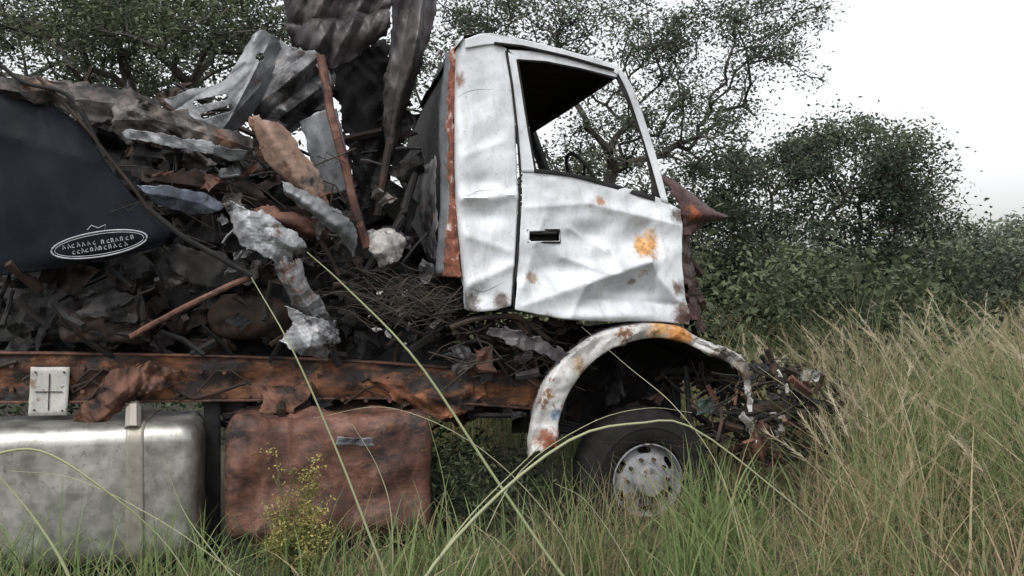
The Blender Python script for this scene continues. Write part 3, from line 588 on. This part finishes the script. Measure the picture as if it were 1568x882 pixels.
TF=[tuft(1.05,-.75,90,.86,.022,.08,.34),tuft(1.3,-.6,80,.74,.020,.09,.38),tuft(.85,-1.1,50,.62,.02,.08,.36),tuft(-.55,-.9,70,.62,.017,.11,.36),tuft(-.1,-.8,60,.56,.015,.12,.4),tuft(.55,-.7,50,.6,.012,.12,.8),
    tuft(2.3,-.2,80,1.1,.02,.14,.40),tuft(-1.9,-.8,50,.52,.014,.12,.40),tuft(-1.2,-.7,60,.5,.012,.12,.38),tuft(1.75,-1.2,70,.64,.016,.13,.36),tuft(.2,-.9,60,.55,.012,.15,.8),tuft(-2.6,-1.0,50,.64,.016,.12,.36),tuft(.85,-.3,60,.66,.006,.15,.85),
    tuft(.65,-.35,80,.66,.006,.2,.85),tuft(1.0,-.2,80,.74,.006,.15,.85),tuft(.35,-.6,60,.66,.009,.15,.5),tuft(2.9,-.9,60,1.15,.018,.13,.38),tuft(-1.5,-1.1,50,.5,.014,.1,.35),tuft(-.25,-1.2,60,.5,.016,.1,.33),tuft(3.1,.6,80,1.25,.018,.15,.36),
    tuft(-2.2,-1.3,40,.5,.018,.1,.36),tuft(-.8,-1.3,40,.5,.018,.1,.38)]
blades('grass_tuft',np.concatenate([t[0] for t in TF]),np.concatenate([t[1] for t in TF]),np.concatenate([t[2] for t in TF]),grassm,tint=np.concatenate([t[3] for t in TF]),bend=(.05,.65),segs=8)
stm=leafmat('stalk',[(.15,.19,.08),(.27,.29,.17),(.40,.38,.27)],.2)
def stalks(name,lst):
    tt=[]; B=Bd()
    for pts,r0,ti in lst:
        q=[]; n=24
        for i in range(n+1):
            c=cat(pts,i/n); q.append(Bk(c[0],c[1],c[2]))
        s=len(B.v); B.tube(q,[r0*(1-.72*i/n) for i in range(n+1)],5,cap=False); tt+= [ti]*(len(B.v)-s)
    return np_mesh(name,B.v,B.f,stm,tint=tt,smooth=True)
stalks('long_grass_stalk',[
 ([(930,960,4.3),(860,880,4.3),(760,735,4.35),(640,555,4.4),(530,440,4.5),(470,386,4.5)],.0115,.40),
 ([(640,980,4.1),(590,880,4.1),(520,700,4.15),(450,540,4.2),(385,425,4.3)],.009,.45),
 ([(600,1000,3.9),(650,885,3.9),(760,760,4.0),(880,670,4.1),(980,648,4.2),(1060,655,4.3),(1200,760,4.4),(1345,885,4.4)],.011,.6),
 ([(560,1000,4.0),(640,900,4.0),(720,790,4.1),(830,680,4.2)],.009,.5),
 ([(700,1000,4.2),(720,880,4.2),(790,730,4.3),(900,650,4.4),(990,625,4.5),(1060,632,4.6)],.004,.7),
 ([(1160,960,4.5),(1110,740,4.5),(1040,630,4.5),(960,560,4.6),(890,500,4.6)],.0035,.9),
 ([(-30,700,3.8),(60,690,3.8),(160,750,3.8),(260,840,3.9),(330,960,3.9)],.007,.5),
 ([(130,960,3.7),(100,870,3.7),(50,790,3.7),(0,730,3.7)],.011,.5),
 ([(480,960,4.2),(350,870,4.2),(250,800,4.2),(120,735,4.3),(10,720,4.3)],.003,.8),
 ([(900,960,4.4),(860,820,4.4),(740,690,4.4),(600,625,4.5),(480,640,4.5)],.0028,.9),
 ([(1000,960,4.2),(960,860,4.3),(900,770,4.3),(850,740,4.3)],.003,.8),
 ([(1340,960,4.6),(1310,760,4.6),(1230,620,4.7),(1160,560,4.8)],.003,.9),
 ([(720,960,4.5),(690,860,4.5),(680,740,4.5),(655,640,4.5)],.004,.4),
 ([(1440,960,4.6),(1420,760,4.6),(1360,560,4.7),(1280,455,4.8)],.0035,.9),
 ([(420,960,4.1),(330,850,4.1),(280,780,4.1),(250,700,4.1)],.005,.5),
 ([(600,960,4.3),(600,800,4.3),(580,720,4.3),(540,650,4.3)],.004,.7),
])
pl=leafmat('seed_plume',[(.24,.21,.12),(.38,.33,.22),(.52,.46,.35)],.4)
m=340; px_=rng.uniform(1.9,5.2,m); py_=rng.uniform(-1.2,3.5,m); hh=rng.uniform(.95,1.6,m)*np.clip(.62+.2*(px_-1.2),.6,1.1)
la=rng.normal(.2,.9,m)+np.pi*(rng.random(m)<.7); bb=rng.uniform(.2,.6,m)
B=Bd(); tt=[]
for i in range(m):
    p0=Vector((px_[i],py_[i],0)); d=Vector((math.cos(la[i]),math.sin(la[i])*.5,0)); q=[]
    for k in range(9):
        s=k/8; q.append(p0+d*hh[i]*bb[i]*s**2.3+Zv*hh[i]*(s-.25*bb[i]*s**2.5))
    s0=len(B.v); B.tube(q,[.0022*(1-.6*k/8) for k in range(9)],3,cap=False)
    for k in range(50):
        s=random.uniform(.74,1.0); x=s*8; a=int(min(x,7.99)); c=q[a].lerp(q[a+1],x-a)
        dirr=(q[8]-q[7]).normalized()*.8+Vector((random.gauss(0,.28),random.gauss(0,.28),random.gauss(0,.2))); dirr.normalize()
        l=random.uniform(.02,.07); sd=dirr.cross(Vector((0,1,.1))).normalized()*.002
        o_=len(B.v); B.v.extend([tuple(c-sd),tuple(c+sd),tuple(c+dirr*l+sd*.3),tuple(c+dirr*l-sd*.3)]); B.f.append((o_,o_+1,o_+2,o_+3))
    tt+=[random.random()]*(len(B.v)-s0)
np_mesh('seeding_grass',B.v,B.f,pl,tint=tt)

# ---------------------------------------------------------------- foliage
def leafcloud(C,spread,per,size,asp=.45,tb=None,flat=.7):
    C=np.asarray(C); k=len(C); n=k*per
    cc=np.repeat(C,per,0); off=np.clip(rng.normal(0,1,(n,3)),-2.2,2.2)*np.repeat(np.asarray(spread).reshape(-1,1)*np.ones((k,1)),per,0)*[1,1,flat]
    P_=cc+off; a=rng.normal(0,1,(n,3)); a[:,2]*=.7; a/=np.linalg.norm(a,axis=1)[:,None]
    b=np.cross(a,rng.normal(0,1,(n,3))); b/=np.linalg.norm(b,axis=1)[:,None]
    s=(size*rng.uniform(.6,1.3,n))[:,None]
    V=np.stack([P_-a*s,P_+b*s*asp,P_+a*s,P_-b*s*asp],1).reshape(-1,3)
    Fc=np.arange(n*4).reshape(-1,4)
    base=np.repeat(tb if tb is not None else rng.uniform(.05,.8,k),per)
    ti=np.clip(base+rng.normal(0,.13,n)+off[:,2]/(np.repeat(np.asarray(spread)*np.ones(k),per)+1e-6)*.12,0,1)  # leaves higher in a clump get a lighter tint
    return V,Fc,np.repeat(ti,4)
def tree(name,base,trunk,att,spread,per,size,leafm,r0=.12,asp=.45,step=.35,twigs=4):
    e=empty(name)
    nodes=[Vector(base)]; par=[-1]
    tp_=[Vector(p) for p in trunk]
    prev=nodes[0]
    for p in tp_:
        m=max(1,int((p-prev).length/step))
        for k in range(1,m+1):
            q=prev.lerp(p,k/m)+noise.noise_vector(prev.lerp(p,k/m)*1.3)*.07
            par.append(len(nodes)-1); nodes.append(q)
        prev=p
    A=sorted([Vector(a) for a in att],key=lambda a:(a-tp_[0]).length)
    tips=[]; arr=[tuple(x) for x in nodes]
    for a in A:
        na=np.array(arr); d=np.linalg.norm(na-np.array(a),axis=1)+np.maximum(0,na[:,2]-a.z)*1.6
        d+=.25*np.linalg.norm(na-np.array(tp_[-1]),axis=1)
        if len(na)>4: d[:2]+=5
        i=int(np.argmin(d)); p0=nodes[i]; m=max(2,int((a-p0).length/step)); cur=i
        for k in range(1,m+1):
            t=k/m; q=p0.lerp(a,t); q=q+Vector((0,0,.07*(a-p0).length*math.sin(t*math.pi)))+noise.noise_vector(q*2.1)*.06*(1 if k<m else .3)
            par.append(cur); nodes.append(q); arr.append(tuple(q)); cur=len(nodes)-1
        tips.append(cur)
    cnt=[0]*len(nodes)
    for t in tips:
        while t!=-1: cnt[t]+=1; t=par[t]
    tot=max(cnt); B=Bd()
    rad=[r0*(max(c,1)/tot)**.62+.004 for c in cnt]
    for i in range(1,len(nodes)):
        j=par[i]; B.tube([nodes[j],nodes[i]],[min(rad[j],rad[i]*1.5),rad[i]],5,cap=False)
    for t in tips:
        for _ in range(twigs):
            d=Vector((random.gauss(0,1),random.gauss(0,1),random.gauss(0,.7)))*spread*.9
            B.tube([nodes[t],nodes[t]+d*.5+Zv*.03,nodes[t]+d],[.006,.004,.002],3,cap=False)
    B.out('limbs',barkm,e,sharp=60)
    C=[tuple(nodes[t]) for t in tips]
    V,Fc,ti=leafcloud(C,np.array([spread*random.uniform(.5,1.25) for _ in C]),per,size,asp)
    np_mesh('foliage',V,Fc,leafm,tint=ti,parent=e)
    return e
def blob(cx,cy,d,rx,ry,rd,n):
    o=[]
    while len(o)<n:
        x,y,z=random.uniform(-1,1),random.uniform(-1,1),random.uniform(-1,1)
        if x*x+y*y+z*z<1: o.append(Bk(cx+x*rx,cy+y*ry,d+z*rd))
    return o
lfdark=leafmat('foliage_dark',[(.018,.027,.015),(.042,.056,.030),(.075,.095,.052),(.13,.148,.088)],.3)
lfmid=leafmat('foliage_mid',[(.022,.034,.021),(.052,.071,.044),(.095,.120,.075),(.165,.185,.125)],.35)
lfhaze=leafmat('foliage_haze',[(.06,.08,.055),(.095,.12,.085),(.14,.165,.115),(.20,.22,.16)],.35)  # distance haze put into the paler leaf colours
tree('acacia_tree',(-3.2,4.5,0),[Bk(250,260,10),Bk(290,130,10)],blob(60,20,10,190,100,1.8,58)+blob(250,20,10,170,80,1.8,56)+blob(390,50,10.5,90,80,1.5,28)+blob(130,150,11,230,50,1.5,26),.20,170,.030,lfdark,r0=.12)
tree('acacia_tree',(-6.5,7,0),[Bk(60,300,13),Bk(40,120,13)],blob(30,90,13,260,140,2,60)+blob(350,120,13,260,100,2,44),.32,140,.044,lfmid,r0=.12)
tree('acacia_tree',(1.3,6,0),[Bk(905,380,11.5),Bk(940,260,11.5)],blob(690,60,11.5,90,90,1.4,26)+blob(820,20,11.5,130,60,1.4,36)+blob(960,90,11.5,130,110,1.4,52)+blob(1100,70,11.5,110,80,1.3,40)+blob(1060,200,11.5,110,80,1.4,44)+blob(1180,20,11.5,90,60,1.2,16)+blob(940,230,11.5,90,60,1.4,28)+blob(1200,100,11.5,60,60,1.2,9),.18,115,.027,lfmid,r0=.085,twigs=6)
tree('acacia_tree',(-.8,7,0),[Bk(700,330,12.5),Bk(690,200,12.5)],blob(690,170,12.5,110,150,1.4,34)+blob(800,70,12.5,110,100,1.4,16),.22,110,.040,lfmid,r0=.08)
tree('leafy_bush',(1.6,9,0),[Bk(900,480,14.5),Bk(900,360,14.5)],blob(900,310,14.5,150,90,1.3,50)+blob(980,400,14.5,110,90,1.3,26),.26,160,.042,lfmid,r0=.09)
tree('leafy_bush',(3.6,8.5,0),[Bk(1150,480,14),Bk(1150,400,14)],blob(1150,310,14,95,85,1.4,42)+blob(1110,460,13.5,110,100,1.4,50)+blob(1210,420,13.5,90,110,1.4,44)+blob(1060,380,14,60,150,1.4,30)+blob(1235,250,14,40,40,.8,7),.22,200,.040,lfmid,r0=.11,twigs=6)
tree('leafy_bush',(6.5,9.5,0),[Bk(1330,480,15),Bk(1330,380,15)],blob(1260,250,15,60,50,1.4,22)+blob(1385,255,15,62,60,1.4,30)+blob(1325,340,15,130,80,1.5,46)+blob(1435,390,15,75,90,1.4,30)+blob(1330,470,14.5,170,70,1.4,50)+blob(1325,205,15,80,30,1,9),.25,190,.044,lfmid,r0=.12,twigs=6)
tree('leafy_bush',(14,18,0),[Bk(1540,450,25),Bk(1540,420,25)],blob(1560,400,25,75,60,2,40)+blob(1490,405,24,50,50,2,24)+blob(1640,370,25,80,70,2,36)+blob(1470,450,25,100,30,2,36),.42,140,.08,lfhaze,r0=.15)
C=[]
for _ in range(300):
    x=random.uniform(-9,5); y=random.uniform(3.0,6.5); z=random.uniform(0,2.6)*(1 if x<0 else .75); C.append((x,y,z))
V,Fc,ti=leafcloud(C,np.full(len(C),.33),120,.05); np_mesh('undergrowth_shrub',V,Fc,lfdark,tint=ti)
C=[(random.uniform(-.9,.2),random.uniform(.15,1.2),random.uniform(.05,.5)) for _ in range(60)]
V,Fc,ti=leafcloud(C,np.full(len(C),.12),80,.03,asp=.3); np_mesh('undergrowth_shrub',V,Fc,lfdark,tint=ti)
C=[]
for _ in range(500):
    x=random.uniform(-60,80); C.append((x,random.uniform(40,60),random.uniform(0,3.5+1.5*noise.noise(Vector((x*.15,0,0))))))
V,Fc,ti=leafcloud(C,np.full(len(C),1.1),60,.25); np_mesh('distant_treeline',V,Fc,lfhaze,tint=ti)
wdm=leafmat('weed_leaves',[(.08,.09,.03),(.18,.17,.06),(.33,.29,.10),(.40,.34,.14)],.3)
e=empty('flowering_weed'); B=Bd(); C=[]
base=Vector((-1.25,-.62,0))
for _ in range(34):
    tgt=Bk(random.gauss(455,24),random.uniform(700,850),4.75+random.uniform(-.08,.08))
    mid=base.lerp(tgt,.5)+Vector((random.gauss(0,.03),0,.02)); B.tube([base,mid,tgt],[.004,.003,.0015],4,cap=False)
    for t in (.5,.65,.8,.9,1.0): C.append(tuple(base.lerp(tgt,t)+Vector((random.gauss(0,.015),0,random.gauss(0,.015)))))
B.out('stems',stm,e)
V,Fc,ti=leafcloud(C,np.full(len(C),.026),26,.011,asp=.4); np_mesh('leaves',V,Fc,wdm,tint=ti,parent=e)

# ---------------------------------------------------------------- world, sun, camera
w=bpy.data.worlds.new('World'); sc.world=w; w.use_nodes=True; nt=w.node_tree
bg=nt.nodes['Background']; sky=nt.nodes.new('ShaderNodeTexSky'); sky.sky_type='NISHITA'; sky.sun_disc=False
EL,AZ=math.radians(52),math.radians(200)
sky.sun_elevation=EL; sky.sun_rotation=AZ; sky.dust_density=4; sky.air_density=1.2
hs=nt.nodes.new('ShaderNodeHueSaturation'); hs.inputs['Saturation'].default_value=.15; hs.inputs['Value'].default_value=1.85
nt.links.new(sky.outputs[0],hs.inputs['Color']); nt.links.new(hs.outputs[0],bg.inputs[0]); bg.inputs[1].default_value=.15
sl=bpy.data.lights.new('sun','SUN'); sl.energy=1.1; sl.angle=math.radians(11); sl.color=(1,.96,.90)
so=bpy.data.objects.new('sun',sl); sc.collection.objects.link(so)
sd=Vector((math.sin(AZ)*math.cos(EL),math.cos(AZ)*math.cos(EL),math.sin(EL)))
so.rotation_euler=sd.to_track_quat('Z','Y').to_euler()
cam=bpy.data.cameras.new('camera'); co=bpy.data.objects.new('camera',cam); sc.collection.objects.link(co)
co.location=(0,-D0,CZ); co.rotation_euler=(math.radians(90),0,0); cam.sensor_width=36; cam.lens=36*F/1568; cam.clip_end=2000; cam.clip_start=.05
sc.camera=co
sc.view_settings.view_transform='Standard'; sc.view_settings.look='None'; sc.view_settings.exposure=0
